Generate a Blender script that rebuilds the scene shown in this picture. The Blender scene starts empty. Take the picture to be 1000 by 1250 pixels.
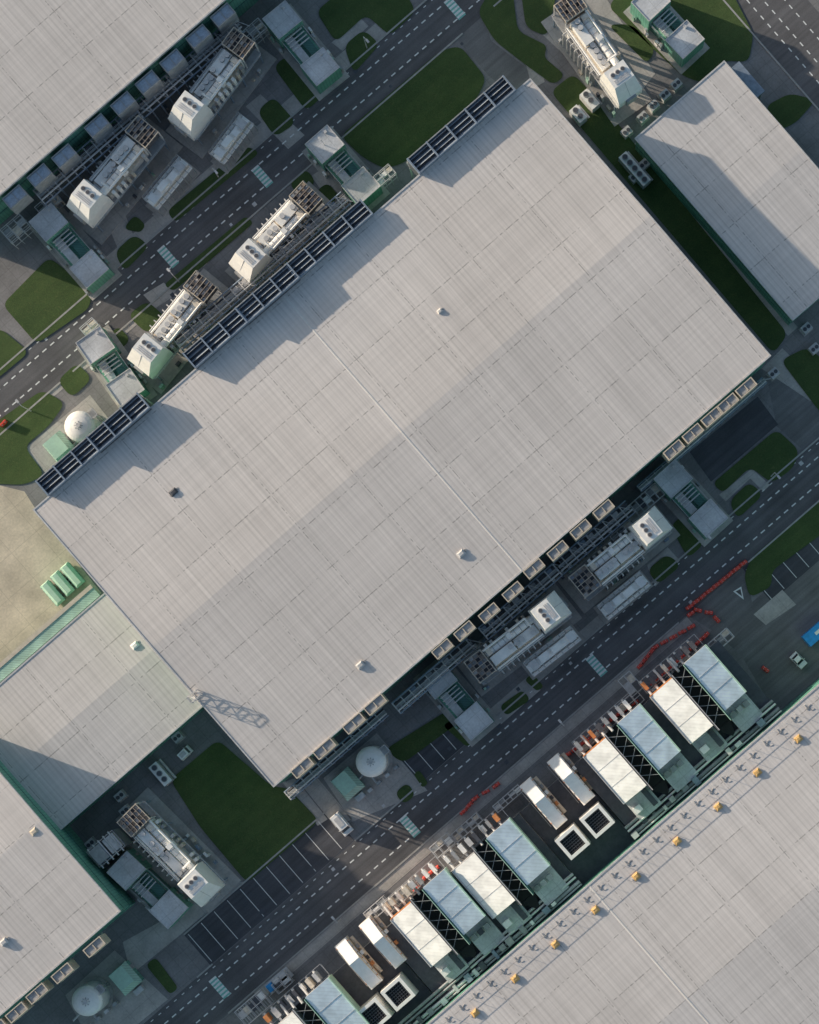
import bpy, bmesh, math, random
from mathutils import Vector
random.seed(7)
S=0.115; H=340.0; NX,NY=690.0,840.0; TS=.15/S
EM=Vector((.7554,.6553)); EN=Vector((.6553,-.7554))   # world xy (y up)
def mn2px(m,n): return (m*.7554+n*.6553, -m*.6553+n*.7554)
def px2mn(x,y): return (x*.7554-y*.6553, x*.6553+y*.7554)
def W(x,y,h=0.0):
    f=(H-h)/H; X=NX+(x-NX)*f; Y=NY+(y-NY)*f
    return Vector(((X-500)*S,(625-Y)*S,h))
def WM(m,n,h=0.0): return W(*mn2px(m,n),h)
scene=bpy.context.scene

# ---------------------------------------------------------------- materials
class NT:
    def __init__(s,name):
        s.m=bpy.data.materials.new(name); s.m.use_nodes=True; s.t=s.m.node_tree
        s.b=s.t.nodes['Principled BSDF']; s.l=s.t.links
        g=s.t.nodes.new('ShaderNodeNewGeometry'); mp=s.t.nodes.new('ShaderNodeMapping')
        mp.inputs['Rotation'].default_value=(0,0,-math.atan2(.6553,.7554)); mp.inputs['Scale'].default_value=(TS,TS,TS)
        s.l.new(g.outputs['Position'],mp.inputs['Vector']); s.pos=mp.outputs['Vector']
        sp=s.t.nodes.new('ShaderNodeSeparateXYZ'); s.l.new(s.pos,sp.inputs[0]); s.x,s.y,s.z=sp.outputs
    def noise(s,scale,detail=2,sc=(1,1,1),rough=.55):
        mp=s.t.nodes.new('ShaderNodeMapping'); mp.inputs['Scale'].default_value=sc; s.l.new(s.pos,mp.inputs[0])
        n=s.t.nodes.new('ShaderNodeTexNoise'); n.inputs['Scale'].default_value=scale; n.inputs['Detail'].default_value=detail
        n.inputs['Roughness'].default_value=rough; s.l.new(mp.outputs[0],n.inputs['Vector']); return n.outputs['Fac']
    def math(s,op,a,b=0,c=0):
        n=s.t.nodes.new('ShaderNodeMath'); n.operation=op
        for i,v in enumerate((a,b,c)):
            if isinstance(v,(int,float)): n.inputs[i].default_value=v
            else: s.l.new(v,n.inputs[i])
        return n.outputs[0]
    def line(s,co,period,width,off=0):
        f=s.math('FRACT',s.math('DIVIDE',s.math('ADD',co,off+10000*period),period))
        return s.math('LESS_THAN',f,width/period)
    def rng(s,v,a,b,c,d):
        n=s.t.nodes.new('ShaderNodeMapRange'); s.l.new(v,n.inputs[0])
        for i,k in enumerate((a,b,c,d)): n.inputs[i+1].default_value=k
        return n.outputs[0]
    def mix(s,fac,a,b):
        n=s.t.nodes.new('ShaderNodeMix'); n.data_type='RGBA'
        for i,v in ((0,fac),(6,a),(7,b)):
            if isinstance(v,(int,float)): n.inputs[i].default_value=v
            elif isinstance(v,tuple): n.inputs[i].default_value=(*v,1)
            else: s.l.new(v,n.inputs[i])
        return n.outputs[2]
    def scale(s,col,v):
        n=s.t.nodes.new('ShaderNodeVectorMath'); n.operation='SCALE'; s.l.new(col,n.inputs[0]); s.l.new(v,n.inputs[3]); return n.outputs[0]
    def bump(s,v,strength=.3,dist=.02):
        n=s.t.nodes.new('ShaderNodeBump'); n.inputs['Strength'].default_value=strength; n.inputs['Distance'].default_value=dist
        s.l.new(v,n.inputs['Height']); s.l.new(n.outputs[0],s.b.inputs['Normal'])
    def done(s,col,rough=.7,metal=0.0):
        if isinstance(col,tuple): s.b.inputs['Base Color'].default_value=(*col,1)
        else: s.l.new(col,s.b.inputs['Base Color'])
        s.b.inputs['Roughness'].default_value=rough; s.b.inputs['Metallic'].default_value=metal
        return s.m
    def rgb(s,c):
        r=s.t.nodes.new('ShaderNodeRGB'); r.outputs[0].default_value=(*c,1); return r.outputs[0]
def simple(name,col,rough=.6,metal=0.0,var=.25,sc=1.1):
    t=NT(name); v=t.rng(t.noise(sc,3,rough=.7),.25,.75,1-var,1+var*.6)
    return t.done(t.scale(t.rgb(col),v),rough,metal)
def roofmat(name,col):
    t=NT(name)
    big=t.rng(t.noise(.04,3),.3,.7,.94,1.05)
    st=t.rng(t.noise(1.0,3,(1.7,.03,1),.7),.3,.7,.89,1.08)
    st2=t.rng(t.noise(1.0,2,(.05,1.6,1)),.3,.7,.95,1.03)
    v=t.math('MULTIPLY',t.math('MULTIPLY',big,st),st2)
    v=t.math('MULTIPLY',v,t.math('SUBTRACT',1.02,t.math('MULTIPLY',t.line(t.x,.9,.3),.09)))
    wn=t.t.nodes.new('ShaderNodeTexWhiteNoise'); wn.noise_dimensions='2D'
    cb=t.t.nodes.new('ShaderNodeCombineXYZ'); t.l.new(t.math('FLOOR',t.math('DIVIDE',t.x,4.5)),cb.inputs[0]); t.l.new(t.math('FLOOR',t.math('DIVIDE',t.y,8.2)),cb.inputs[1]); t.l.new(cb.outputs[0],wn.inputs['Vector'])
    v=t.math('MULTIPLY',v,t.rng(wn.outputs['Value'],0,1,.97,1.03))
    dash=t.rng(t.noise(1.4,1),.40,.58,0,1)
    l1=t.math('MULTIPLY',t.line(t.y,8.2,.18),dash); l2=t.math('MULTIPLY',t.line(t.x,13.5,.17,3),dash)
    v=t.math('MULTIPLY',v,t.math('SUBTRACT',1,t.math('MULTIPLY',t.math('MAXIMUM',l1,l2),.42)))
    return t.done(t.scale(t.rgb(col),v),.7)
M={}
M['roof']=roofmat('metal_roofing',(.70,.645,.625)); M['roof2']=roofmat('grey_metal_roofing',(.67,.625,.615))
def asphalt(name,c):
    t=NT(name); a=t.rng(t.noise(.12,4),.3,.7,.78,1.25); b=t.rng(t.noise(4,2),.2,.8,.85,1.15); tr=t.rng(t.noise(1,2,(.02,1.1,1)),.3,.7,.82,1.18)
    return t.done(t.scale(t.rgb(c),t.math('MULTIPLY',t.math('MULTIPLY',a,b),tr)),.9)
M['asph']=asphalt('asphalt',(.128,.124,.132)); M['asph2']=asphalt('old_asphalt',(.18,.174,.178)); M['asph3']=asphalt('dark_asphalt',(.080,.081,.094))
def paving(name,c,per=2.4):
    t=NT(name); a=t.rng(t.noise(.2,4),.3,.7,.78,1.2); b=t.rng(t.noise(2.5,2),.3,.7,.9,1.1)
    j=t.math('MAXIMUM',t.line(t.x,per,.1),t.line(t.y,per,.1)); v=t.math('MULTIPLY',t.math('MULTIPLY',a,b),t.math('SUBTRACT',1,t.math('MULTIPLY',j,.2)))
    return t.done(t.scale(t.rgb(c),v),.9)
M['pave']=paving('paving',(.24,.23,.235)); M['conc']=paving('concrete',(.46,.43,.41),4.5); M['yard']=paving('yard_concrete',(.62,.53,.43),6); M['kerb']=simple('kerb_stone',(.42,.41,.40),.9)
def grass():
    t=NT('grass'); a=t.noise(.15,4); b=t.noise(2.2,4,rough=.7); c=t.noise(9,1)
    col=t.mix(t.rng(a,.3,.7,0,1),(.048,.088,.026),(.078,.122,.038)); col=t.mix(t.rng(b,.55,.8,0,.7),col,(.14,.15,.06))
    col=t.scale(col,t.math('MULTIPLY',t.rng(c,.2,.8,.6,1.35),t.math('ADD',.96,t.math('MULTIPLY',t.line(t.y,2.4,1.2),.06))))
    t.bump(t.noise(12,2),.7,.08); return t.done(col,.95)
M['grass']=grass()
def clad(name,c,per=.6,st=.25,rough=.5):
    t=NT(name); a=t.rng(t.noise(.5,2),.3,.7,.85,1.15); s=t.line(t.math('ADD',t.x,t.y),per,per*.3)
    return t.done(t.scale(t.rgb(c),t.math('MULTIPLY',a,t.math('SUBTRACT',1.05,t.math('MULTIPLY',s,st)))),rough)
M['teal']=clad('teal_cladding',(.14,.36,.28)); M['tealL']=clad('light_teal_panel',(.36,.54,.45)); M['tealD']=clad('dark_teal_panel',(.06,.17,.15))
M['white']=simple('white_paint',(.93,.91,.89),.4,0,.1); M['lgrey']=simple('light_grey_metal',(.60,.59,.60),.5,0,.25); M['grey']=simple('grey_metal',(.37,.375,.39),.55,0,.3)
M['dark']=simple('dark_metal',(.085,.09,.11),.6,0,.35); M['black']=simple('black_void',(.012,.013,.016),.7); M['blue']=clad('pale_blue_panel',(.74,.84,.91),.9,.08,.35)  # panel's pale blue is sky reflection painted into the base colour
M['wpan']=clad('white_panel',(.90,.89,.87),.9,.06); M['silver']=simple('galvanised_steel',(.86,.85,.84),.35,.3,.12); M['bluegrey']=simple('blue_grey_steel',(.27,.33,.42),.5,.1,.3)
M['slat']=simple('louvre_blade',(.40,.46,.55),.35,.25,.35,2)
M['brown']=simple('rusty_fins',(.36,.30,.26),.7,0,.3); M['beige']=simple('beige_frame',(.62,.54,.45),.7,0,.2); M['tan']=simple('tan_vent',(.74,.46,.18),.6); M['red']=simple('red_plastic',(.85,.09,.06),.5,0,.15)
M['mark']=simple('white_road_paint',(.84,.84,.83),.8,0,.25,3); M['tmark']=simple('teal_road_paint',(.24,.55,.50),.8,0,.2,3); M['orange']=simple('orange_panel',(.72,.28,.10),.6,0,.3)
M['glass']=simple('dark_glass',(.02,.025,.03),.1); M['cblue']=simple('blue_container_paint',(.04,.34,.78),.4); M['substop']=paving('membrane_roof',(.58,.585,.61),3); M['rubber']=simple('rubber',(.02,.02,.02),.9)
M['dirtywhite']=simple('weathered_white_duct',(.78,.68,.57),.6,0,.35,1.2); M['mint']=simple('mint_panel',(.46,.68,.55),.5,0,.15); M['roofcap']=simple('roof_cap',(.74,.70,.68),.6,0,.1)

# ---------------------------------------------------------------- builder
class B:
    def __init__(s,name): s.name=name; s.v=[]; s.f=[]; s.mi=[]; s.ms=[]; s.fr(500,625,0)
    def fr(s,cx,cy,h=0,ax='m',sa=1,sb=1):
        s.o=W(cx,cy,h); s.o.z=0
        a,b=(EM,EN) if ax=='m' else (EN,EM)
        s.a=a*sa*S; s.bb=b*sb*S; return s
    def frang(s,cx,cy,h,deg):
        s.o=W(cx,cy,h); s.o.z=0; r=math.radians(deg); s.a=Vector((math.cos(r),math.sin(r)))*S; s.bb=Vector((-math.sin(r),math.cos(r)))*S; return s
    def P(s,a,b,z): p=s.o.xy+s.a*a+s.bb*b; return (p.x,p.y,z)
    def mat(s,k):
        if k not in s.ms: s.ms.append(k)
        return s.ms.index(k)
    def add(s,vs,fs,k,ktop=None,topi=None):
        o=len(s.v); s.v+=[tuple(x) for x in vs]
        for i,f in enumerate(fs):
            s.f.append([o+j for j in f]); s.mi.append(s.mat(ktop if (ktop and i==topi) else k))
    def frus(s,q0,z0,q1,z1,k,top=None):
        vs=[s.P(q0[0],q0[2],z0),s.P(q0[1],q0[2],z0),s.P(q0[1],q0[3],z0),s.P(q0[0],q0[3],z0),
            s.P(q1[0],q1[2],z1),s.P(q1[1],q1[2],z1),s.P(q1[1],q1[3],z1),s.P(q1[0],q1[3],z1)]
        s.add(vs,[(0,3,2,1),(4,5,6,7),(0,1,5,4),(1,2,6,5),(2,3,7,6),(3,0,4,7)],k,top,1)
    def box(s,a0,a1,b0,b1,z0,z1,k,top=None): s.frus((a0,a1,b0,b1),z0,(a0,a1,b0,b1),z1,k,top)
    def slope(s,a0,a1,b0,b1,z0,za,zb,k,top=None):
        vs=[s.P(a0,b0,z0),s.P(a1,b0,z0),s.P(a1,b1,z0),s.P(a0,b1,z0),s.P(a0,b0,za),s.P(a1,b0,zb),s.P(a1,b1,zb),s.P(a0,b1,za)]
        s.add(vs,[(0,3,2,1),(4,5,6,7),(0,1,5,4),(1,2,6,5),(2,3,7,6),(3,0,4,7)],k,top,1)
    def prism(s,pts,z0,z1,k,top=None):
        n=len(pts); vs=[(p[0],p[1],z0) for p in pts]+[(p[0],p[1],z1) for p in pts]
        s.add(vs,[tuple(range(n))[::-1],tuple(range(n,2*n))]+[(i,(i+1)%n,n+(i+1)%n,n+i) for i in range(n)],k,top,1)
    def lprism(s,ab,z0,z1,k,top=None): s.prism([s.P(a,b,0)[:2] for a,b in ab],z0,z1,k,top)
    def tube(s,p,q,r,k,n=8,r2=None):
        p=Vector(p); q=Vector(q); d=(q-p).normalized(); u=d.orthogonal().normalized(); w=d.cross(u); r2=r if r2 is None else r2
        vs=[p+(u*math.cos(2*math.pi*i/n)+w*math.sin(2*math.pi*i/n))*r for i in range(n)]+[q+(u*math.cos(2*math.pi*i/n)+w*math.sin(2*math.pi*i/n))*r2 for i in range(n)]
        s.add(vs,[tuple(range(n)),tuple(range(n,2*n))[::-1]]+[(i,n+i,n+(i+1)%n,(i+1)%n) for i in range(n)],k)
    def ltube(s,A,Bq,r,k,n=8,r2=None): s.tube(s.P(*A),s.P(*Bq),r,k,n,r2)
    def dome(s,a,b,z,r,h,k,n=18):
        c=s.P(a,b,z); vs=[];fs=[]; R=5
        for j in range(R):
            t=j/R*math.pi/2
            for i in range(n): vs.append((c[0]+r*math.cos(t)*math.cos(2*math.pi*i/n),c[1]+r*math.cos(t)*math.sin(2*math.pi*i/n),z+h*math.sin(t)))
        vs.append((c[0],c[1],z+h))
        for j in range(R-1):
            for i in range(n): fs.append((j*n+i,j*n+(i+1)%n,(j+1)*n+(i+1)%n,(j+1)*n+i))
        for i in range(n): fs.append(((R-1)*n+i,(R-1)*n+(i+1)%n,R*n))
        fs.append(tuple(range(n))[::-1]); s.add(vs,fs,k)
    def rail(s,a0,b0,a1,b1,z,k='lgrey',t=.06):
        L=math.hypot(a1-a0,b1-b0)*S; n=max(1,int(L/1.8))
        for zz in (1.1,.55): s.ltube((a0,b0,z+zz),(a1,b1,z+zz),t/2,k,4)
        for i in range(n+1):
            f=i/n; a=a0+(a1-a0)*f; b=b0+(b1-b0)*f; s.ltube((a,b,z),(a,b,z+1.1),t/2,k,4)
    def railrect(s,a0,a1,b0,b1,z,k='lgrey'):
        s.rail(a0,b0,a1,b0,z,k); s.rail(a1,b0,a1,b1,z,k); s.rail(a1,b1,a0,b1,z,k); s.rail(a0,b1,a0,b0,z,k)
    def make(s,bevel=0):
        me=bpy.data.meshes.new(s.name); c=Vector((0,0,0))
        if s.v:
            c=sum((Vector(v) for v in s.v),Vector())/len(s.v); c.z=min(v[2] for v in s.v)
        me.from_pydata([tuple(Vector(v)-c) for v in s.v],[],s.f)
        for k in s.ms: me.materials.append(M[k])
        me.polygons.foreach_set('material_index',s.mi)
        bm=bmesh.new(); bm.from_mesh(me); bmesh.ops.recalc_face_normals(bm,faces=bm.faces); bm.to_mesh(me); bm.free()
        ob=bpy.data.objects.new(s.name,me); ob.location=c; bpy.context.collection.objects.link(ob)
        return ob

# ---------------------------------------------------------------- sheets
def rounded(pts,r):
    out=[]; n=len(pts)
    for i in range(n):
        p=Vector(pts[i]); a=Vector(pts[i-1])-p; b=Vector(pts[(i+1)%n])-p
        rr=min(r,a.length*.45,b.length*.45); A=p+a.normalized()*rr; C=p+b.normalized()*rr
        for k in range(6):
            t=k/5; out.append(A*(1-t)**2+p*2*t*(1-t)+C*t*t)
    return out
def sheet(name,polys,z,mat):
    vs=[];fs=[]
    for p in polys:
        o=len(vs); vs+=[(q[0],q[1],z) for q in p]; fs.append(list(range(o,o+len(p))))
    me=bpy.data.meshes.new(name); me.from_pydata(vs,[],fs); me.materials.append(M[mat])
    ob=bpy.data.objects.new(name,me); bpy.context.collection.objects.link(ob); return ob
def pxp(pts): return [W(x,y).xy for x,y in pts]
def mnr(m0,m1,n0,n1,h=0): return [WM(m0,n0,h).xy,WM(m1,n0,h).xy,WM(m1,n1,h).xy,WM(m0,n1,h).xy]
sheet('ground',[[(-3000,-3000),(3000,-3000),(3000,3000),(-3000,3000)]],0,'pave')
sheet('asphalt_road',[mnr(-900,667,341,401),mnr(-1400,1400,1059,1117),mnr(668,745,-900,1058)],.012,'asph')
sheet('service_yard_asphalt',[pxp(p) for p in [
 [(545,38),(585,8),(600,50),(642,82),(660,110),(628,118),(596,92),(562,52)],
 [(835,748),(910,688),(918,735),(1000,665),(1100,600),(1100,800),(1000,835),(945,868),(905,800),(870,770)]]],.004,'asph2')
sheet('delivery_road',[pxp([(938,470),(968,452),(1010,500),(1040,560),(985,600),(972,580),(978,548),(948,520)])],.008,'asph2')
sheet('parking_area',[mnr(-578,-345,1010,1058.5),mnr(-238,-160,1012,1058.5),mnr(230,480,1117.5,1172)]+[pxp([(842,552),(925,484),(950,518),(868,588)])],.016,'asph3')
sheet('yard_pavement',[pxp([(-150,700),(-10,590),(30,600),(44,622),(124,724),(-10,838),(-150,900)])],.004,'yard')
pads=[[(30,548),(110,482),(140,520),(65,588)],[(395,950),(460,895),(522,965),(430,1003)],[(80,1215),(140,1160),(205,1220),(120,1290)],
 [(660,40),(690,0),(735,-10),(800,90),(760,140),(745,120)],[(205,1120),(255,1080),(300,1076),(160,1190),(150,1150)],[(920,750),(955,720),(972,738),(935,763)],
 [(185,262),(215,230),(225,245),(205,270)],[(300,130),(318,115),(372,165),(352,182)],[(405,52),(440,22),(450,32),(418,62)],[(878,604),(918,572),(940,592),(932,600),(916,584),(886,612)],
 [(600,868),(650,826),(660,842),(612,884)],[(130,270),(150,255),(165,292),(145,306)],[(175,360),(200,345),(215,360),(190,376)],[(380,215),(395,205),(405,225),(392,232)],
 [(640,70),(655,62),(665,100),(650,108)],[(930,450),(955,425),(1000,470),(990,490)],[(370,960),(388,950),(430,1000),(410,1010)],[(790,690),(815,668),(830,684),(800,716)],[(345,955),(360,950),(400,1000),(388,1008)]]
sheet('concrete_pavement',[pxp(p) for p in pads],.020,'conc')
sheet('footpath',[mnr(-160,330,198,206),mnr(-150,330,322,340),mnr(-380,-20,402,409),mnr(-160,120,1046,1058),mnr(-560,140,1118.5,1131),mnr(458,474,640,940)],.024,'conc')
grasses=[
 [(416,166),(538,62),(562,56),(594,96),(578,128),(492,200),(468,206),(440,190)],
 [(672,112),(700,90),(735,128),(770,170),(962,408),(944,432)],
 [(583,15),(598,-10),(626,-10),(632,38),(668,56),(664,70),(690,92),(676,104),(640,78),(604,50)],
 [(636,-10),(680,-10),(668,45),(642,34)],
 [(742,8),(760,-12),(892,-12),(920,42),(914,76),(882,74),(858,102),(832,92)],[(742,30),(772,30),(800,62),(790,78)],
 [(3,372),(60,314),(112,354),(110,376),(45,420)],[(-40,430),(0,400),(36,430),(0,460),(-30,480)],
 [(156,385),(180,367),(203,388),(180,408)],[(70,465),(94,443),(113,462),(88,486)],
 [(-40,540),(0,512),(52,476),(80,492),(60,520),(30,545),(55,580),(30,592),(-30,590)],
 [(208,952),(266,903),(332,960),(352,962),(390,1002),(302,1078),(245,1010)],
 [(870,590),(948,524),(976,550),(968,572),(942,590),(916,570),(882,602)],[(890,612),(915,588),(932,604),(900,634)],
 [(818,642),(835,628),(860,664),(840,682)],[(790,696),(814,676),(832,690),(803,714)],
 [(918,680),(1010,602),(1060,580),(1060,610),(942,697),(942,716),(915,730),(908,702)],
 [(953,440),(985,424),(1020,450),(1020,520),(1000,502)],[(934,130),(964,114),(996,122),(972,150),(950,160)],
 [(470,915),(545,868),(560,882),(492,932)],[(540,885),(555,878),(580,905),(570,912)],[(482,968),(497,955),(508,970),(493,982)],[(505,945),(512,940),(523,956),(516,962)],[(178,1178),(190,1168),(218,1206),(208,1214)],
 [(386,14),(420,-14),(492,-14),(508,14),(476,44),(447,18),(410,52)],[(420,56),(444,36),(464,54),(432,90)],
 [(334,82),(350,68),(396,116),(374,136)],[(314,136),(334,118),(362,150),(336,168)],
 [(204,258),(300,178),(318,186),(214,272)],[(140,308),(164,286),(183,300),(152,332)],[(150,280),(165,262),(178,275),(172,284)],
 [(352,226),(374,206),(386,222),(370,240)],[(384,236),(400,222),(420,248),(406,262)],[(200,348),(300,264),(310,272),(212,356)],
 [(132,410),(145,398),(160,415),(146,428)],[(610,862),(638,842),(648,854),(618,874)],[(640,830),(650,822),(664,838),(656,844)]]
bm=bmesh.new()
for g in grasses:
    pts=rounded(pxp(g),1.2); f=bm.faces.new([bm.verts.new((p.x,p.y,.12)) for p in pts]); f.normal_update()
    if f.normal.z<0: f.normal_flip()
    r=bmesh.ops.inset_region(bm,faces=[f],thickness=.17,use_even_offset=True)
    for x in r['faces']: x.material_index=1
    be=[e for x in r['faces'] for e in x.edges if len(e.link_faces)==1]
    ex=bmesh.ops.extrude_edge_only(bm,edges=be)
    for v in ex['geom']:
        if isinstance(v,bmesh.types.BMVert): v.co.z=0
        if isinstance(v,bmesh.types.BMFace): v.material_index=1
me=bpy.data.meshes.new('grass'); bm.to_mesh(me); bm.free(); me.materials.append(M['grass']); me.materials.append(M['kerb'])
bpy.context.collection.objects.link(bpy.data.objects.new('grass',me))

b=B('road_markings')
def mk(m0,m1,n0,n1,k='mark',z=.028):
    pts=mnr(m0,m1,n0,n1); o=len(b.v); b.v+=[(p.x,p.y,z) for p in pts]; b.f.append([o,o+1,o+2,o+3]); b.mi.append(b.mat(k))
for nc in (371,1088):
    m=-880
    while m<(650 if nc==371 else 1000):
        mk(m,m+6.5,nc-13,nc-11.4); mk(m+5,m+11.5,nc+11.6,nc+13.2); mk(m+2,m+6,nc-25.6,nc-24.6)
        m+=12.5
m=-300
while m<1050: mk(688,689.5,m,m+6); mk(703,704.5,m+4,m+10); mk(723,724.4,m,m+6); m+=13
for (x,y) in ((555,10),(320,215),(205,313),(728,812),(500,1008),(268,1205)):
    mc,nc=px2mn(x,y)
    for i in range(6):
        n0=nc-14+i*4.8
        mk(mc-5.5,mc+5.5,n0,n0+2.6,'mark' ,.032); mk(mc-5.5,mc+5.5,n0+2.6,n0+4.8,'tmark',.032)
m=-574
while m<-345: mk(m,m+.8,1012,1056); m+=21
m=-236
while m<-158: mk(m,m+.8,1014,1056); m+=19
m=232
while m<480: mk(m,m+.8,1122,1170); m+=20
def mkpx(pts,k='mark',z=.036):
    o=len(b.v); b.v+=[(*W(x,y).xy,z) for x,y in pts]; b.f.append(list(range(o,o+len(pts)))); b.mi.append(b.mat(k))
mkpx([(895,722),(905,716),(908,732)]); mkpx([(898,722),(904,719),(906,728)],'asph',.040)
b.make()
kb=B('kerb'); 
for nn,rs in ((341,[(-600,400),(455,660)]),(401,[(-600,-250),(-230,400),(450,660)]),(1059,[(-600,-575),(-345,-238),(-160,430)]),(1117,[(-600,128),(240,430)])):
    for m0,m1 in rs: kb.prism(mnr(m0,m1,nn-1,nn+1),0,.13,'kerb')
kb.prism(mnr(-578,-345,1008,1010),0,.13,'kerb'); kb.prism(mnr(666,668,-500,340),0,.13,'kerb'); kb.prism(mnr(666,668,402,1057),0,.13,'kerb')
kb.make()
b=B('manhole_cover'); rnd=random.Random(3)
for k in range(26):
    nn=rnd.choice([350,392,1068,1108,1050,410]); b.fr(*mn2px(rnd.uniform(-500,400),nn),0); q=rnd.uniform(1.6,2.6); b.box(-q,q,-q,q,.026,.045,'dark' if k%3 else 'lgrey')
b.make()

# ---------------------------------------------------------------- large buildings
def hall(name,m0,m1,n0,n1,h,ridge,rise=.9,joints=(),roof='roof',wall='teal'):
    b=B(name); Q=lambda m,n,z=h: WM(m,n,h).xy
    def pt(m,n,z): p=Q(m,n); return (p.x,p.y,z)
    vs=[pt(m0,n0,0),pt(m1,n0,0),pt(m1,n1,0),pt(m0,n1,0),pt(m0,n0,h),pt(m1,n0,h),pt(m1,n1,h),pt(m0,n1,h),pt(m0,ridge,h+rise),pt(m1,ridge,h+rise)]
    b.add(vs,[(0,1,5,4),(2,3,7,6),(1,2,6,9,5),(3,0,4,8,7)],wall)
    b.add(vs,[(4,5,9,8),(8,9,6,7)],roof)
    def bar(ma,mb,na,nb,za,zb,k):
        A=[pt(ma,na,za),pt(mb,na,za),pt(mb,nb,za),pt(ma,nb,za),pt(ma,na,zb),pt(mb,na,zb),pt(mb,nb,zb),pt(ma,nb,zb)]
        b.add(A,[(0,3,2,1),(4,5,6,7),(0,1,5,4),(1,2,6,5),(2,3,7,6),(3,0,4,7)],k)
    bar(m0-1.6,m1+1.6,n0-2,n0,h-.5,h+.08,'lgrey'); bar(m0-1.6,m1+1.6,n1,n1+2,h-.5,h+.08,'lgrey')
    for a0,a1 in ((m0-1.6,m0),(m1,m1+1.6)):
        A=[pt(a,n,z) for a in (a0,a1) for n,z in ((n0,h-.4),(n0,h+.08),(ridge,h+rise+.08),(n1,h+.08),(n1,h-.4),(ridge,h+rise-.4))]
        b.add(A,[(0,1,7,6),(1,2,8,7),(2,3,9,8),(3,4,10,9),(4,5,11,10),(5,0,6,11),(0,5,2,1),(5,4,3,2),(6,7,8,11),(11,8,9,10)],'lgrey')
    for j in joints:
        for (na,nb,za,zb) in ((n0,ridge,h,h+rise),(ridge,n1,h+rise,h)):
            A=[pt(j-1.5,na,za+.005),pt(j+1.5,na,za+.005),pt(j+1.5,nb,zb+.005),pt(j-1.5,nb,zb+.005),pt(j-.5,na,za+.04),pt(j+.5,na,za+.04),pt(j+.5,nb,zb+.04),pt(j-.5,nb,zb+.04)]
            b.add(A,[(4,5,6,7),(0,1,5,4),(1,2,6,5),(2,3,7,6),(3,0,4,7)],'roofcap')
    for z in (h*.35,h*.7):
        bar(m0-.3,m1+.3,n1,n1+.4,z,z+.3,'tealD'); bar(m0-.3,m1+.3,n0-.4,n0,z,z+.3,'tealD'); bar(m0-.4,m0,n0,n1,z,z+.3,'tealD'); bar(m1,m1+.4,n0,n1,z,z+.3,'tealD')
    return b.make()
hall('data_hall_building',-376,425,498,943,13,720,.65,(25,))
hall('data_hall_building',-228,320,-320,178,11,-70,.65,())
hall('data_hall_building',-1250,-619,640,935,13,790,.4,())
hall('warehouse_building',-617.5,-378,632,812,6.5,722,.35,(),'roof2')
hall('warehouse_building',476,618,637,928,6.5,780,.3,(),'roof2')
hall('data_hall_building',-1000,620,1288,1850,13,1470,.6,(-165,),'roof2')
c=B('teal_canopy'); c.prism(mnr(-640,-384,616,629,6),5.6,6.0,'teal','tealL'); c.prism(mnr(-640,-384,611,616,6.1),5.2,6.1,'beige')
for i in range(10): c.prism(mnr(-636+i*27,-634+i*27,617,619,6),0,5.6,'grey')
c.make()
c=B('loading_canopy'); p=px2mn(912,98); c.prism(mnr(p[0]-8,p[0]+8,p[1]-24,p[1]+24,5),4.7,5,'tealD','bluegrey')
for dm in (-7,7):
    for dn in (-21,21): c.prism(mnr(p[0]+dm-1,p[0]+dm+1,p[1]+dn-1,p[1]+dn+1,5),0,4.7,'grey')
c.make()

def hood_unit(b,cx,cy,h,L=32,Wd=15,frame='beige',fill='grey',drop=4):
    b.fr(cx,cy,h)
    b.box(-L/2,L/2,-Wd/2,Wd/2,h-drop,h-.35,frame); b.box(-L/2+1.5,L/2-1.5,-Wd/2+1.5,Wd/2-1.5,h-.35,h-.2,fill)
    for s0 in (-1,1):
        b.box(-L/2,L/2,s0*Wd/2-(1.2 if s0>0 else 0),s0*Wd/2+(0 if s0>0 else 1.2),h-.35,h,frame); 
        b.box(s0*L/2-(1.2 if s0>0 else 0),s0*L/2+(0 if s0>0 else 1.2),-Wd/2+1.2,Wd/2-1.2,h-.35,h,frame)
    b.box(-.5,.5,-Wd/2+2,Wd/2-2,h-.2,h-.05,frame)
    for i in range(3): b.ltube((-L/2+6+i*7,-Wd/2,h-drop),(-L/2+6+i*7,-Wd/2-3,h-drop-2),.1,'lgrey',5)
for (x,y) in [(369,937),(396,914),(432,883),(458,860),(540,792),(567,770),(597,748),(626,722),(652,694),(681,672),(709,646),(737,622),(823,549),(846,529),(869,509),(889,492),(911,473)]:
    b=B('air_intake_hood'); hood_unit(b,x,y,13.25,27 if y>850 else 25,12,'beige','grey'); b.make()
for (x,y) in [(20,1236),(45,1213),(76,1188),(115,1156),(-5,1257)]:
    b=B('air_intake_hood'); hood_unit(b,x,y,13.25,26,12); b.make()
for (x,y) in [(18,240),(48,214),(78,190),(118,153),(150,126),(180,100),(210,74),(242,44),(272,18)]:
    b=B('air_intake_hood'); hood_unit(b,x,y,10.4,27,16,'grey','slat'); b.make()
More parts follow.
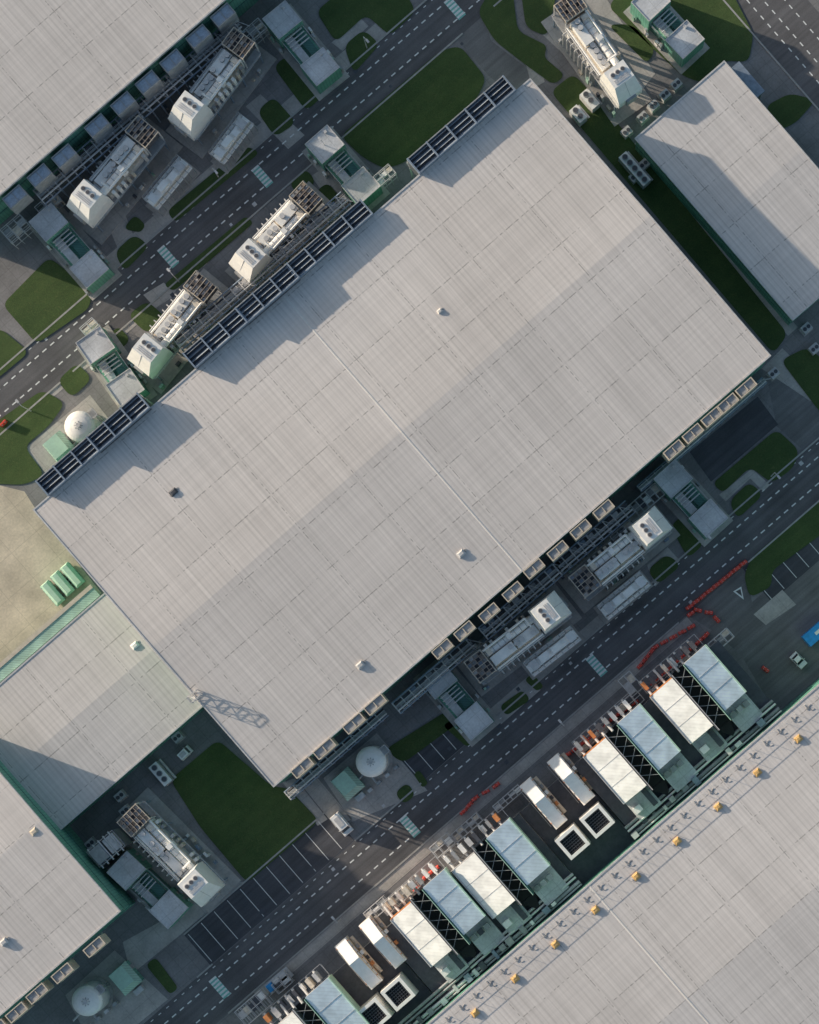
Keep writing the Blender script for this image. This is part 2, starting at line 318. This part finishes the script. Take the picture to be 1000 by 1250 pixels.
def louvres(m0,m1,n0=472,n1=495,z=14.5):
    b=B('louvre_bank'); L=m1-m0; nb=max(1,round(L/28)); x,y=mn2px((m0+m1)/2,(n0+n1)/2); b.fr(x,y,z); w=(n1-n0)/2
    b.box(-L/2,L/2,-w,w,8,z-1.0,'dark')
    st=L/nb
    for i in range(nb+1):
        a=-L/2+i*st; b.box(a-.9,a+.9,-w,w,z-1,z+.05,'bluegrey')
        b.ltube((a,-w,8),(a,-w,.2),.12,'grey',5)
    for i in range(nb):
        a=-L/2+i*st+.9; e=a+st-1.8
        b.box(a,e,w-1.2,w,z-1,z,'bluegrey'); b.box(a,e,-w,-w+1.2,z-1,z-.2,'grey')
        for k in range(4):
            q=-w+3+k*(2*w-6)/3; lift=random.uniform(-.1,.1)
            vs=[b.P(a,q-2.0,z-.85),b.P(e,q-2.0,z-.85),b.P(e,q+1.5,z-.3+lift),b.P(a,q+1.5,z-.3+lift)]; b.add(vs,[(0,1,2,3)],'slat')
    b.rail(-L/2,-w-5,L/2,-w-5,8.5,'lgrey'); b.box(-L/2,L/2,-w-6,-w,8.3,8.5,'grey')
    b.make()
louvres(252,400,z=14.2); louvres(-112,-30); louvres(-28,52,z=14.9); louvres(54,170,z=14.3); louvres(-350,-270,z=14.3); louvres(-268,-190,z=14.9)

def gantry(m0,m1,n0,n1,z,h):
    b=B('steel_gantry'); x,y=mn2px((m0+m1)/2,(n0+n1)/2); b.fr(x,y,z); L=(m1-m0)/2; w=(n1-n0)/2
    b.box(-L,L,-1.5,1.5,z-.15,z,'grey'); a=-L
    while a<L:
        b.ltube((a,-w,z),(a,w,z),.1,'lgrey',5); b.ltube((a,-w,0),(a,-w,z),.12,'bluegrey',5); b.ltube((a,w,0),(a,w,z),.12,'bluegrey',5)
        if random.random()<.5: b.ltube((a,-w,z),(a+12,w,z),.06,'lgrey',4)
        if random.random()<.5: b.box(a+1,a+8,-w+2,-w+7,z-1.6,z-.3,random.choice(['lgrey','dark','grey','bluegrey']))
        if random.random()<.4: b.box(a+1,a+5,w-6,w-1,.1,random.uniform(1,3),random.choice(['lgrey','dark','grey','white']))
        a+=13
    b.ltube((-L,-w,z),(L,-w,z),.11,'bluegrey',5); b.ltube((-L,w,z),(L,w,z),.11,'bluegrey',5)
    b.ltube((-L,w*.5,z+.3),(L,w*.5,z+.3),.14,'lgrey',6); b.ltube((-L,-w*.6,z-.5),(L,-w*.6,z-.5),.2,'dark',6)
    b.rail(-L,-1.5,L,-1.5,z,'lgrey')
    b.make()
gantry(-60,60,962,980,7,0); gantry(60,175,962,980,7,0); gantry(-200,-80,962,978,6,0); gantry(-370,-215,958,970,5,0); gantry(200,400,958,966,4,0)
gantry(-120,40,202,224,6.5,0); gantry(40,200,202,224,6.5,0); gantry(-110,60,450,468,7,0); gantry(60,160,450,468,7,0)

# ---------------------------------------------------------------- generator plants
def plant(gx,gy,hx,hy,rack=None,hh=10.6,seed=0):
    rnd=random.Random(seed); b=B('generator_plant'); ang=math.degrees(math.atan2(-(hy-gy),hx-gx))
    b.frang((gx+hx)/2,(gy+hy)/2,9,ang); D=math.hypot(hx-gx,hy-gy)/2
    b.box(-D-24,D+28,-28,28,0,.18,'conc'); b.box(-D-12,D+18,-19,19,4.2,4.4,'grey'); 
    for a in (-D-10,-D/2,0,D/2,D+14):
        for q in (-18,18): b.ltube((a,q,.18),(a,q,4.2),.14,'bluegrey',6)
    b.railrect(-D-12,D+18,-20,20,4.4,'lgrey')
    a0,a1=-D-13,-D+11
    b.box(a0+1,a1-1,-14,14,6.6,8.7,'dark'); 
    for i in range(5): a=a0+i*(a1-a0)/4; b.box(a-.5,a+.5,-16,16,8.7,9.2,'beige' if i in(0,4) else 'brown')
    for j in range(7): q=-15.5+j*31/6; b.box(a0,a1,q-.35,q+.35,9.2,9.4,'beige' if j%3==0 else 'brown')
    for i in range(4):
        for j in range(6):
            if rnd.random()<.7:
                aa=a0+(i+.5)*6; qq=-12.9+j*5.17; b.box(aa-2.3,aa+2.3,qq-1.8,qq+1.8,8.7,8.95,rnd.choice(['grey','brown','lgrey','bluegrey']))
    for a in (a0,a1):
        for q in (-15,15): b.ltube((a,q,4.4),(a,q,9),.12,'lgrey',5)
    s0,s1=a1+2,D-22
    b.box(s0,s1,-13,13,4.4,6.4,'lgrey','dirtywhite')
    mid=(s0+s1)/2
    b.box(s0+1,mid-1,-11,1,6.4,8.4,'white'); b.box(mid+1,s1-2,-11,1,6.4,7.6,'white'); b.ltube((s0,7,7.7),(s1+4,7,7.7),.55,'white',14)
    b.frus((mid-3,mid+5,3,12),6.4,(mid-2,mid+4,4,11),9.0,'white'); b.box(s0+2,s0+8,3,12,6.4,8.7,'dirtywhite')
    n=max(2,int((s1-s0)/8))
    for i in range(n):
        a=s0+3+i*8; b.ltube((a,7,7.7),(a+1,7,7.7),.62,'lgrey',14)
        if rnd.random()<.8: c=b.P(a+2,-5+rnd.uniform(-2,2),8.4 if a<mid-3 else 7.6); b.tube(c,(c[0],c[1],c[2]+.5),.34,'dark',10); b.tube((c[0],c[1],c[2]+.5),(c[0],c[1],c[2]+.6),.38,'lgrey',10)
        if rnd.random()<.8: b.box(a+1,a+5,13.5,18,4.4,6+rnd.random()*2,rnd.choice(['lgrey','white','grey','beige','white']))
        if rnd.random()<.7: b.box(a+1,a+5,-18,-13.5,4.4,5.5+rnd.random()*1.5,rnd.choice(['lgrey','white','dark','dirtywhite','orange' if rnd.random()<.3 else 'grey']))
        b.ltube((a,-13,6.2),(a,-23,6.2),.1,'lgrey',5); b.ltube((a,-23,6.2),(a,-23,.2),.1,'lgrey',5)
    b.ltube((s0,-15,6.9),(s1,-15,6.9),.15,'white',6); b.ltube((s0,-17.5,6.9),(s1,-17.5,6.9),.11,'lgrey',6); b.ltube((s0,12.5,8.6),(s1-6,12.5,8.6),.17,'white',6)
    b.ltube((s0,12.5,8.6),(s0,12.5,5),.17,'white',6); b.ltube((s1-6,12.5,8.6),(s1-6,0,8.6),.17,'white',6)
    b.box(D-20,D+20,-17,17,4.4,hh-3,'white')
    b.frus((D-20,D+20,-17,17),hh-3,(D-17,D+6,-14,14),hh,'white')
    for q in (-7,0,7):
        c=b.P(D-8,q,hh); b.tube(c,(c[0],c[1],hh+.2),.38,'lgrey',12); b.tube((c[0],c[1],hh+.2),(c[0],c[1],hh+.23),.28,'dark',12)
    for k in range(3): b.box(D-2+k*2.2,D-1+k*2.2,-10,10,hh,hh+.08,'lgrey')
    b.frus((D+6.2,D+6.8,-.3,.3),hh-.03,(D+19,D+19.6,-.3,.3),hh-2.92,'lgrey')
    b.ltube((D-20,-17.2,hh-3),(D+20,-17.2,hh-3),.06,'lgrey',4); b.box(D-23,D-20,-9,9,5,hh-3.4,'lgrey')
    b.box(D+20,D+23,-7,7,4.4,6.5,'grey')
    for k in range(14): a=rnd.uniform(-D-20,D+18); q=rnd.choice([-1,1])*rnd.uniform(21,25); z=rnd.uniform(.7,2.6); b.box(a,a+rnd.uniform(2,7),q-1.6,q+1.6,.18,z,rnd.choice(['lgrey','grey','white','bluegrey','dark','tealL','beige']))
    b.make()
    if rack:
        r=B('pipe_rack'); r.frang(rack[0],rack[1],5,ang); L=rack[2]/2
        r.box(-L-4,L+4,-13,13,0,.15,'conc'); r.box(-L,L,-5,5,3,4.6,'white','wpan'); 
        r.box(-L+4,-L+14,-6,6,4.6,5.3,'lgrey'); r.box(0,14,-4,4,4.6,5.6,'white'); r.box(L-12,L-3,-6,6,4.6,5.2,'silver'); r.box(-L+18,-4,-3,5,4.6,5.1,'white')
        for q in (-10,-8,8,10): r.ltube((-L,q,4.0),(L,q,4.0),.13,'white',6)
        a=-L
        while a<=L+.1:
            r.ltube((a,-11,4.3),(a,11,4.3),.08,'lgrey',5); r.ltube((a,-11,.15),(a,-11,4.3),.08,'grey',5); r.ltube((a,11,.15),(a,11,4.3),.08,'grey',5); a+=L/4
        r.rail(-L,-11,L,-11,4.2); r.rail(-L,11,L,11,4.2)
        r.make()
plant(172,163,106,243,(204,222,66),seed=1); plant(290,55,230,135,(282,168,60),seed=2)
plant(372,243,305,315,None,seed=3); plant(243,352,180,430,None,seed=4)
plant(716,708,793,645,(762,727,66),hh=12.6,seed=5); plant(588,812,670,748,(674,795,72),hh=12.6,seed=6)
plant(165,1003,242,1080,None,hh=11.5,seed=7); plant(698,10,758,95,None,hh=9.5,seed=8)

def substation(x1,y1,x2,y2,seed=0):
    rnd=random.Random(seed); b=B('electrical_substation'); b.frang((x1+x2)/2,(y1+y2)/2,5,math.degrees(math.atan2(-(y2-y1),x2-x1))); D=math.hypot(x2-x1,y2-y1)/2
    b.box(-D-22,D+22,-24,24,0,.14,'conc')
    for s,h in ((-1,5.2),(1,4.6)):
        c=s*D; b.box(c-16,c+16,-18,18,.14,h,'teal','substop'); 
        for (p,q,r,t) in ((c-16,c+16,-18,-17.2),(c-16,c+16,17.2,18),(c-16,c-15.2,-17.2,17.2),(c+15.2,c+16,-17.2,17.2)): b.box(p,q,r,t,h,h+.12,'lgrey')
        for k in range(2): b.box(c-9+k*10,c-5+k*10,18,18.4,.3,2.5,'grey')
        b.box(c-12,c-9,9,12,h,h+.35,'lgrey')
    b.box(-D+16,D-16,-15,15,.14,2.6,'tealD','teal')
    b.box(-D+17,D-17,-12,-2,2.6,3.6,'tealL','lgrey'); b.box(-D+18,D-18,2,12,2.6,3.3,'grey','tealD')
    for k in range(4): a=-D+19+k*5; b.ltube((a,-13,3.9),(a,13,3.9),.1,'lgrey',5)
    b.railrect(-D+16,D-16,-16,16,2.6,'lgrey')
    for k in range(8):
        a=rnd.uniform(-D-14,D+10); q=rnd.choice([-1,1])*rnd.uniform(19.5,22.5); b.box(a,a+rnd.uniform(3,6),q-1.3,q+1.3,.14,rnd.uniform(1,2.2),rnd.choice(['lgrey','tealL','grey','white']))
    b.make()
for i,q in enumerate([(345,25,390,80),(397,177,440,226),(60,272,108,327),(117,422,152,472),(822,585,865,632),(535,830,578,880),(155,1063,205,1110),(795,3,836,47)]): substation(*q,seed=i)

def tank(x,y,gx,gy,seed):
    b=B('storage_tank'); b.fr(x,y,6); c=b.P(0,0,0); R=2.15
    b.tube((c[0],c[1],.2),(c[0],c[1],5.6),R,'silver',28); b.dome(0,0,5.6,R,1.2,'white',28); b.tube((c[0],c[1],.05),(c[0],c[1],.25),R+.5,'conc',24)
    b.tube((c[0],c[1],6.7),(c[0],c[1],7.1),.3,'lgrey',10); b.box(18,26,-5,5,5.9,6.0,'grey'); b.railrect(18,26,-5,5,6)
    for k in range(8): t=k*math.pi/4; b.tube((c[0]+R*math.cos(t),c[1]+R*math.sin(t),5.7),(c[0]+.4*math.cos(t),c[1]+.4*math.sin(t),6.85),.05,'grey',4)
    for q in (-2,2): b.ltube((22,q,.2),(22,q,6),.08,'lgrey',5)
    b.ltube((15,0,1.2),(-38,6,1.2),.15,'lgrey',6); b.ltube((-15,6,1.0),(-15,24,1.0),.15,'lgrey',6)
    for k in range(4): b.box(-30+k*14,-24+k*14,22,26,.05,1.2+.3*k,'grey' if k%2 else 'lgrey')
    b.make()
    p=B('pump_house'); p.fr(gx,gy,3.2,'n'); p.frus((-15,15,-13,13),.1,(-15,15,-13,13),2.6,'teal'); p.frus((-16,16,-14,14),2.6,(-15,9,-12,8),3.4,'tealL','mint'); p.box(-9,-3,13,13.5,.1,2.2,'grey'); p.box(18,25,-6,6,.05,1.4,'lgrey'); p.make()
tank(97,520,72,546,0); tank(453,930,424,957,1); tank(106,1222,152,1195,2)

b=B('cooling_plant_podium')
def bx(b,m0,m1,n0,n1,z0,z1,k,top=None): b.prism(mnr(m0,m1,n0,n1,z1),z0,z1,k,top)
for (m0,m1) in ((-84,150),(-340,-172),(-395,-341),(-560,-480)): bx(b,m0,m1,1165,1284,0,5.2,'grey','dark')
bx(b,-171,-85,1165,1284,0,3.8,'grey','dark'); bx(b,-479,-396,1165,1284,0,3.8,'grey','dark')
b.make()
def monitor(mw,mb,nc=1204,seed=0):
    rnd=random.Random(seed); b=B('roof_monitor'); x,y=mn2px((mw+mb)/2,nc); b.fr(x,y,9); d=(mb-mw)/2
    L=37; sl=11
    b.slope(-d-17,-sl,-L,L,5.2,8.2,9.8,'lgrey','wpan')
    b.slope(sl,d+17,-L-4,L-4,5.2,9.8,8.9,'lgrey','blue')  # slope away from the sun, sky sheen painted in as pale blue
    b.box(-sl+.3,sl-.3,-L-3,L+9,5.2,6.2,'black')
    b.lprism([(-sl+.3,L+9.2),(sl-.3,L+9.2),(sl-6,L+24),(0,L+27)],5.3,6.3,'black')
    for e in (-sl+.3,sl-1.5): b.box(e,e+1.2,-L-3,L+9,6.2,9.9,'dark' if e<0 else 'tealD')
    b.box(sl-2.4,sl-1.6,-L-3,L+9,9.5,10.0,'mint'); b.box(-sl+1.6,-sl+2.4,-L-3,L+9,9.5,10.0,'lgrey')
    q=-L
    while q<L: 
        b.ltube((-sl+1,q,9.3),(sl-1,q+15,9.3),.05,'grey',4); b.ltube((-sl+1,q+15,9.2),(sl-1,q,9.2),.05,'grey',4); q+=15
    b.box(-d-18.2,-d-17.2,-L,L,5.2,8.4,'lgrey'); b.box(d+17.2,d+18.4,-L-4,L-4,5.2,9.1,'mint')
    for k in range(1,3): 
        qq=-L+k*2*L/3; b.slope(-d-17,-sl,qq-.3,qq+.3,8.0,8.24,9.84,'lgrey'); b.slope(sl,d+17,qq-4.3,qq-3.7,8.0,9.84,8.94,'lgrey')
    b.box(-d-17,-sl,-L-1.2,-L,5.2,8.4,'orange' if seed in(1,2,4) else 'lgrey'); b.box(-d-17,-sl,L,L+.8,7.4,8.2,'dirtywhite')
    b.slope(-d-16,-sl,L+1.5,L+30,5.2,6.2,6.8,'lgrey','substop'); b.slope(sl,d+17,L-3,L+32,5.2,6.9,6.2,'grey','substop')
    for k in range(3): b.box(sl+2+k*10,sl+9+k*10,L+4,L+11,6.2,7.3,rnd.choice(['grey','dark','lgrey']))
    b.box(-d-14,-d-4,L+12,L+20,6.2,7.6,'white'); b.box(-sl-10,-sl-3,L+3,L+26,6.2,7.3,'dark')
    for k in range(8):
        a=-d-16+k*(2*d+30)/8; b.box(a,a+rnd.uniform(4,7),-L-19,-L-6-rnd.uniform(0,5),5.2,6.4+rnd.random()*1.8,rnd.choice(['dirtywhite','lgrey','grey','dark','white','orange'])); b.ltube((a+2,-L-21,6.2),(a+2,-L,7.2),.2,'lgrey',8)
    b.railrect(-d-17,d+17,-L-22,-L-5,5.2,'lgrey')
    b.make()
monitor(61,116,1201,1); monitor(-49,8,1203,2); monitor(-262,-204,1204,3); monitor(-358,-304,1199,4); monitor(-556,-498,1206,5)
def fanduct(md,mf,nc,seed):
    b=B('fan_duct_unit'); x,y=mn2px(md,nc); b.fr(x,y,8,'n')
    b.box(-42,26,-9,9,3.8,6.4,'dirtywhite','wpan'); b.slope(-42,-14,-7.5,7.5,6.4,6.5,8.2,'dirtywhite','white'); b.slope(-14,24,-7.5,7.5,6.4,8.2,7.0,'dirtywhite','white')
    for k in range(7): b.box(-38+k*9,-37.2+k*9,-9.5,9.5,6.35,6.6,'brown' if k%3 else 'orange')
    b.ltube((-38,12,4.6),(18,12,4.6),.3,'dirtywhite',8); b.rail(-38,-12,20,-12,3.8)
    for k in range(6): b.box(-36+k*9,-31+k*9,10,13.5,3.8,4.4+(k*7%5)*.5,['lgrey','grey','white','dark','orange','beige'][k])
    x2,y2=mn2px(mf,nc+51); b.fr(x2,y2,8.5,'n')
    b.frus((-16,16,-16,16),3.8,(-15,15,-15,15),7.8,'white','white')
    for s in (-1,1): b.box(-15,15,s*15-(4 if s>0 else 0),s*15+(0 if s>0 else 4),7.8,8.6,'white'); b.box(s*15-(4 if s>0 else 0),s*15+(0 if s>0 else 4),-11,11,7.8,8.6,'white')
    b.box(-11,11,-11,11,7.8,7.85,'black')
    for k in range(7): b.box(-11,11,-10+k*3.2,-9.5+k*3.2,8.1,8.3,'dark'); b.box(-10+k*3.2,-9.6+k*3.2,-11,11,8.0,8.08,'grey')
    b.make()
fanduct(-97,-106,1184,1); fanduct(-142,-146,1184,2); fanduct(-403,-428,1184,3); fanduct(-442,-467,1184,4)
b=B('podium_pipework'); rnd=random.Random(5)
for (m0,m1) in ((-84,150),(-340,-172),(-479,-341)):
    x,y=mn2px((m0+m1)/2,1262); b.fr(x,y,6); L=(m1-m0)/2
    for q,z,rr in ((2,6.0,.22),(7,6.2,.16),(14,5.9,.28),(18,6.3,.12)): b.ltube((-L,q,z),(L,q,z),rr,rnd.choice(['lgrey','silver','grey']),8)
    a=-L
    while a<L-6: b.box(a,a+rnd.uniform(3,9),rnd.uniform(8,12),rnd.uniform(15,20),5.2,rnd.uniform(5.8,8),rnd.choice(['lgrey','grey','dark','bluegrey','white'])); a+=rnd.uniform(10,22)
b.make()
b=B('roof_edge_guardrail'); x,y=mn2px(0,1293); b.fr(x,y,13)
b.rail(-560,0,330,0,13.1,'lgrey',.06)
a=-560
while a<330:
    b.ltube((a,0,13.1),(a,6,13.1),.05,'grey',4); b.box(a-1.2,a+1.2,5,7.4,13.02,13.14,'grey'); 
    pts=[(a+5+3.6*math.cos(t),8+3.6*math.sin(t)) for t in [i*math.pi/5 for i in range(2,9)]]
    for p,q in zip(pts,pts[1:]): b.ltube((p[0],p[1],13.09),(q[0],q[1],13.09),.045,'grey',4)
    a+=21.5
b.make()
for (x,y) in ((975,902),(925,943),(877,985),(827,1027),(777,1070),(727,1111),(678,1153),(629,1195),(580,1237)):
    b=B('roof_vent'); b.fr(x,y,13.6); b.box(-4,4,-3.5,3.5,13.05,13.35,'tan'); b.frus((-4.4,4.4,-4,4),13.35,(-2,2,-1.5,1.5),13.55,'tan'); b.box(-7,-4.5,-1,1,13.05,13.25,'lgrey'); b.make()
for (x,y,z,k) in ((563,676,13.2,'lgrey'),(440,812,13.15,'lgrey'),(212,601,13.2,'dark'),(537,380,13.35,'roofcap'),(5,1150,13.3,'lgrey'),(42,1015,13.2,'beige'),(165,788,6.7,'white')):
    b=B('roof_vent'); b.fr(x,y,z); s=.6 if y==380 else .9
    b.box(-5*s,5*s,-3.5*s,3.5*s,z-.3,z+.2,k); b.frus((-5.5*s,5.5*s,-4*s,4*s),z+.2,(-3*s,3*s,-2*s,2*s),z+.4,k); b.box(6*s,8.5*s,-1.5*s,1.5*s,z-.3,z+.12,'grey')
    b.make()
b=B('lattice_mast'); b.fr(238,850,14); z0=13.1
for (p,q) in ((-7,-4),(7,-4),(7,4),(-7,4)): b.ltube((p,q,z0),(p,q,z0+2.4),.06,'lgrey',4)
for k in range(4):
    z=z0+.6*k
    for (p,q,r,t) in ((-7,-4,7,-4),(7,-4,7,4),(7,4,-7,4),(-7,4,-7,-4)): b.ltube((p,q,z),(r,t,z+.6),.04,'lgrey',4); b.ltube((p,q,z+.6),(r,t,z+.6),.05,'lgrey',4)
b.box(-5,5,-4,4,z0-.1,z0+.12,'white'); b.make()

for (x,y) in ((64,724),(76,712),(88,702)):
    b=B('waste_skip'); b.fr(x,y,2,'n'); b.frus((-14,14,-6,6),.15,(-16,16,-6.6,6.6),1.8,'teal'); b.frus((-16,16,-6.6,6.6),1.8,(-14,14,-3,3),2.4,'mint')
    for k in range(6): b.box(-14+k*5.4,-13.2+k*5.4,-7.2,7.2,1.2,1.9,'tealL')
    b.make()
def barrier(pts,n):
    for i in range(n):
        b=B('red_safety_barrier'); f=(i+.5)/n*(len(pts)-1); k=min(int(f),len(pts)-2); f-=k
        x=pts[k][0]*(1-f)+pts[k+1][0]*f; y=pts[k][1]*(1-f)+pts[k+1][1]*f
        a=math.degrees(math.atan2(-(pts[k+1][1]-pts[k][1]),pts[k+1][0]-pts[k][0])); b.frang(x,y,1,a+random.uniform(-7,7))
        b.frus((-5,5,-2.4,2.4),.01,(-5,5,-1.3,1.3),.35,'red'); b.frus((-5,5,-1.3,1.3),.35,(-4.7,4.7,-1,1),1.0,'red'); b.box(-3.2,-1.8,-1.5,1.5,.5,.8,'white'); b.box(1.8,3.2,-1.5,1.5,.5,.8,'white'); b.make()
barrier([(838,744),(912,684)],9); barrier([(840,752),(850,744),(868,748),(880,760)],4); barrier([(780,815),(800,790),(850,762)],9); barrier([(715,912),(745,880),(780,855)],8)
barrier([(562,995),(580,975),(612,955)],5); barrier([(504,1090),(520,1070),(535,1058)],4); barrier([(866,772),(795,838)],9); barrier([(688,925),(745,884)],6)
barrier([(0,520),(6,512)],1); barrier([(930,812),(940,822)],1)
def scaffold(x,y,L,Wd,z,seed):
    r=random.Random(seed); b=B('scaffold_cage'); b.fr(x,y,z); n=max(2,int(L/8)); 
    for i in range(n+1):
        a=-L/2+i*L/n
        for q in (-Wd/2,0,Wd/2): b.ltube((a,q,0),(a,q,z+.9),.05,'lgrey',4)
        for zz in (z*.5,z,z+.9): b.ltube((a,-Wd/2,zz),(a,Wd/2,zz),.05,'lgrey',4)
        if i<n: q0=-Wd/2+1+r.uniform(0,.3)*Wd; b.box(a+.5,a+L/n-.5,q0,q0+r.uniform(.3,.6)*Wd,z-r.uniform(.1,.8),z,r.choice(['lgrey','grey','dirtywhite','dark','white']))
    for q in (-Wd/2,0,Wd/2):
        for zz in (z*.5,z,z+.9): b.ltube((-L/2,q,zz),(L/2,q,zz),.05,'lgrey',4)
    b.make()
for i,q in enumerate([(725,902,55,16,4),(770,858,30,16,3.5),(770,835,18,26,3),(820,825,60,12,4),(540,1032,28,16,3.5),(488,1095,50,14,4),(570,1010,40,12,3),(460,1110,30,14,4),(620,975,40,10,2.5),(310,1230,40,22,4),(880,782,30,14,4),(345,1200,22,14,2),(790,610,40,18,3),(760,650,30,12,5),(500,850,30,14,4),(60,250,30,14,4),(310,40,30,16,4),(110,400,20,12,3),(20,280,30,20,4),(470,215,24,14,4)]): scaffold(*q,seed=i)
def car(name,x,y,ang,L,Wd,body,kind='car'):
    b=B(name); b.frang(x,y,1,ang); s=1/S; L*=s; Wd*=s; l=L/2; w=Wd/2
    for a in (-l*.62,l*.62):
        for q in (-w*.92,w*.92-1.2): b.ltube((a,q,.33),(a,q+1.2,.33),.33,'rubber',12)
    b.frus((-l*.97,l*.97,-w*.96,w*.96),.28,(-l,l,-w,w),.7,body); b.frus((-l,l,-w,w),.7,(-l*.96,l*.93,-w*.93,w*.93),.95,body)
    if kind=='van':
        b.frus((-l*.96,l*.62,-w*.93,w*.93),.95,(-l*.94,l*.42,-w*.85,w*.85),1.9,body); b.frus((l*.5,l*.66,-w*.8,w*.8),1.0,(l*.44,l*.5,-w*.75,w*.75),1.75,'glass')
        b.box(-l*.7,l*.2,-w*.5,w*.5,1.9,1.98,'lgrey')
    else:
        b.frus((-l*.72,l*.42,-w*.88,w*.88),.95,(-l*.5,l*.12,-w*.72,w*.72),1.4,'glass'); b.frus((-l*.5,l*.12,-w*.72,w*.72),1.4,(-l*.47,l*.09,-w*.68,w*.68),1.46,body)
        for q in (-1,1):
            b.ltube((l*.42,q*w*.87,.96),(l*.12,q*w*.71,1.42),.04,body,4); b.ltube((-l*.72,q*w*.87,.96),(-l*.5,q*w*.71,1.42),.04,body,4)
    for q in (-1,1): b.box(l*.3,l*.36,q*w-(0 if q>0 else 1.2),q*w+(1.2 if q>0 else 0),.95,1.1,body); b.box(l*.93,l*.985,q*w*.75-1,q*w*.75+1,.6,.75,'white'); b.box(-l*.99,-l*.95,q*w*.75-1,q*w*.75+1,.6,.8,'red')
    b.make()
car('parked_van',417,1006,-50,3.4,1.6,'white','van'); car('parked_car',975,806,-45,2.4,1.3,'white'); car('parked_van',226,919,45,2.0,1.2,'white','van')
b=B('shipping_container'); b.frang(1000,770,2.6,41); b.box(-20,20,-8,8,.1,2.6,'cblue')
for k in range(14): b.box(-19+k*2.9,-18+k*2.9,-8.4,8.4,.2,2.5,'cblue')
b.box(-6,6,-2,2,2.6,2.62,'white'); b.make()
b=B('flatbed_trailer'); b.frang(340,1197,1.2,41); b.box(-18,18,-7,7,.7,.95,'lgrey'); 
for a in (-12,-6,10):
    for q in (-6.5,5): b.ltube((a,q,.4),(a,q+1.5,.4),.4,'rubber',12)
b.box(-16,-8,-5,5,.95,1.8,'cblue'); b.box(-6,2,-6,4,.95,1.5,'white'); b.box(4,14,-4,5,.95,2.0,'lgrey'); b.rail(-18,-7,18,-7,.95); b.make()
for (x,y) in ((765,160),(785,142),(798,128),(812,115),(826,102),(775,215),(786,200),(985,400),(995,425),(152,990),(146,972),(216,900),(122,1040),(110,1030),(945,455)):
    b=B('air_conditioner_unit'); b.fr(x,y,1.6); b.box(-6,6,-5,5,.1,1.5,'lgrey')
    for a in (-2.8,2.8): c=b.P(a,0,1.5); b.tube(c,(c[0],c[1],1.58),.28,'dark',14)
    b.box(-7,7,-6,6,0,.1,'conc'); b.make()
for (x,y,L) in ((775,205,46),(706,138,20),(195,945,30),(720,120,24)):
    b=B('chiller_unit'); b.fr(x,y,3,'n'); b.box(-L/2,L/2,-6,6,.3,2.6,'lgrey','white'); n=int(L/9)
    for k in range(n): c=b.P(-L/2+5+k*9,0,2.6); b.tube(c,(c[0],c[1],2.9),.42,'grey',14); b.tube((c[0],c[1],2.9),(c[0],c[1],2.92),.34,'dark',14)
    b.ltube((-L/2,9,1),(L/2,9,1),.2,'lgrey',6); b.box(-L/2,L/2,-5,5,.05,.3,'dark'); b.make()
b=B('cooling_tower'); b.fr(130,1035,7); b.box(-22,18,-12,12,0,5.5,'grey','dark'); b.box(-20,-4,-10,10,5.5,7,'bluegrey','grey'); b.box(0,16,-10,10,5.5,6.5,'lgrey'); b.railrect(-22,18,-12,12,5.5)
for k in range(5): b.ltube((-19+k*8,-14,6.6),(-19+k*8,16,6.6),.12,'lgrey',6)
b.make()
for (m,n) in ((-300,404),(-60,404),(180,404),(300,338),(60,338),(-420,1120),(-60,1120),(220,1056),(330,1056)):
    b=B('street_lamp'); x,y=mn2px(m,n); b.fr(x,y,0); b.ltube((0,0,0),(0,0,6),.09,'lgrey',8,.05); s=-1 if n in(404,1120) else 1; b.ltube((0,0,6),(0,s*7,6.2),.05,'lgrey',6); b.box(-1.3,1.3,min(s*5,s*10),max(s*5,s*10),6.15,6.3,'lgrey'); b.make()

# ---------------------------------------------------------------- light, sky, camera
EL=math.radians(13.6); dx,dy=.935,-.355
sun=bpy.data.lights.new('sun','SUN'); sun.energy=5; sun.angle=math.radians(.6); sun.color=(1,.88,.70)
so=bpy.data.objects.new('sun',sun); bpy.context.collection.objects.link(so)
so.rotation_euler=Vector((dx*math.cos(EL),dy*math.cos(EL),-math.sin(EL))).to_track_quat('-Z','Y').to_euler()
w=bpy.data.worlds.new('World'); scene.world=w; w.use_nodes=True; nt=w.node_tree
sk=nt.nodes.new('ShaderNodeTexSky'); sk.sky_type='NISHITA'; sk.sun_disc=False; sk.sun_elevation=EL; sk.sun_rotation=math.atan2(-dx,-dy)
sk.dust_density=2.5; sk.air_density=1.5; sk.ozone_density=2.5
nt.links.new(sk.outputs[0],nt.nodes['Background'].inputs[0]); nt.nodes['Background'].inputs[1].default_value=.15
cam=bpy.data.cameras.new('camera'); co=bpy.data.objects.new('camera',cam); bpy.context.collection.objects.link(co); scene.camera=co
co.location=((NX-500)*S,(625-NY)*S,H); co.rotation_euler=(0,0,0)
cam.sensor_fit='VERTICAL'; cam.sensor_height=24; cam.sensor_width=24; cam.lens=24*H/(1250*S); cam.clip_end=8000; cam.clip_start=1
cam.shift_x=-(NX-500)/1250; cam.shift_y=(NY-625)/1250
scene.view_settings.view_transform='Standard'; scene.view_settings.look='None'; scene.view_settings.exposure=0
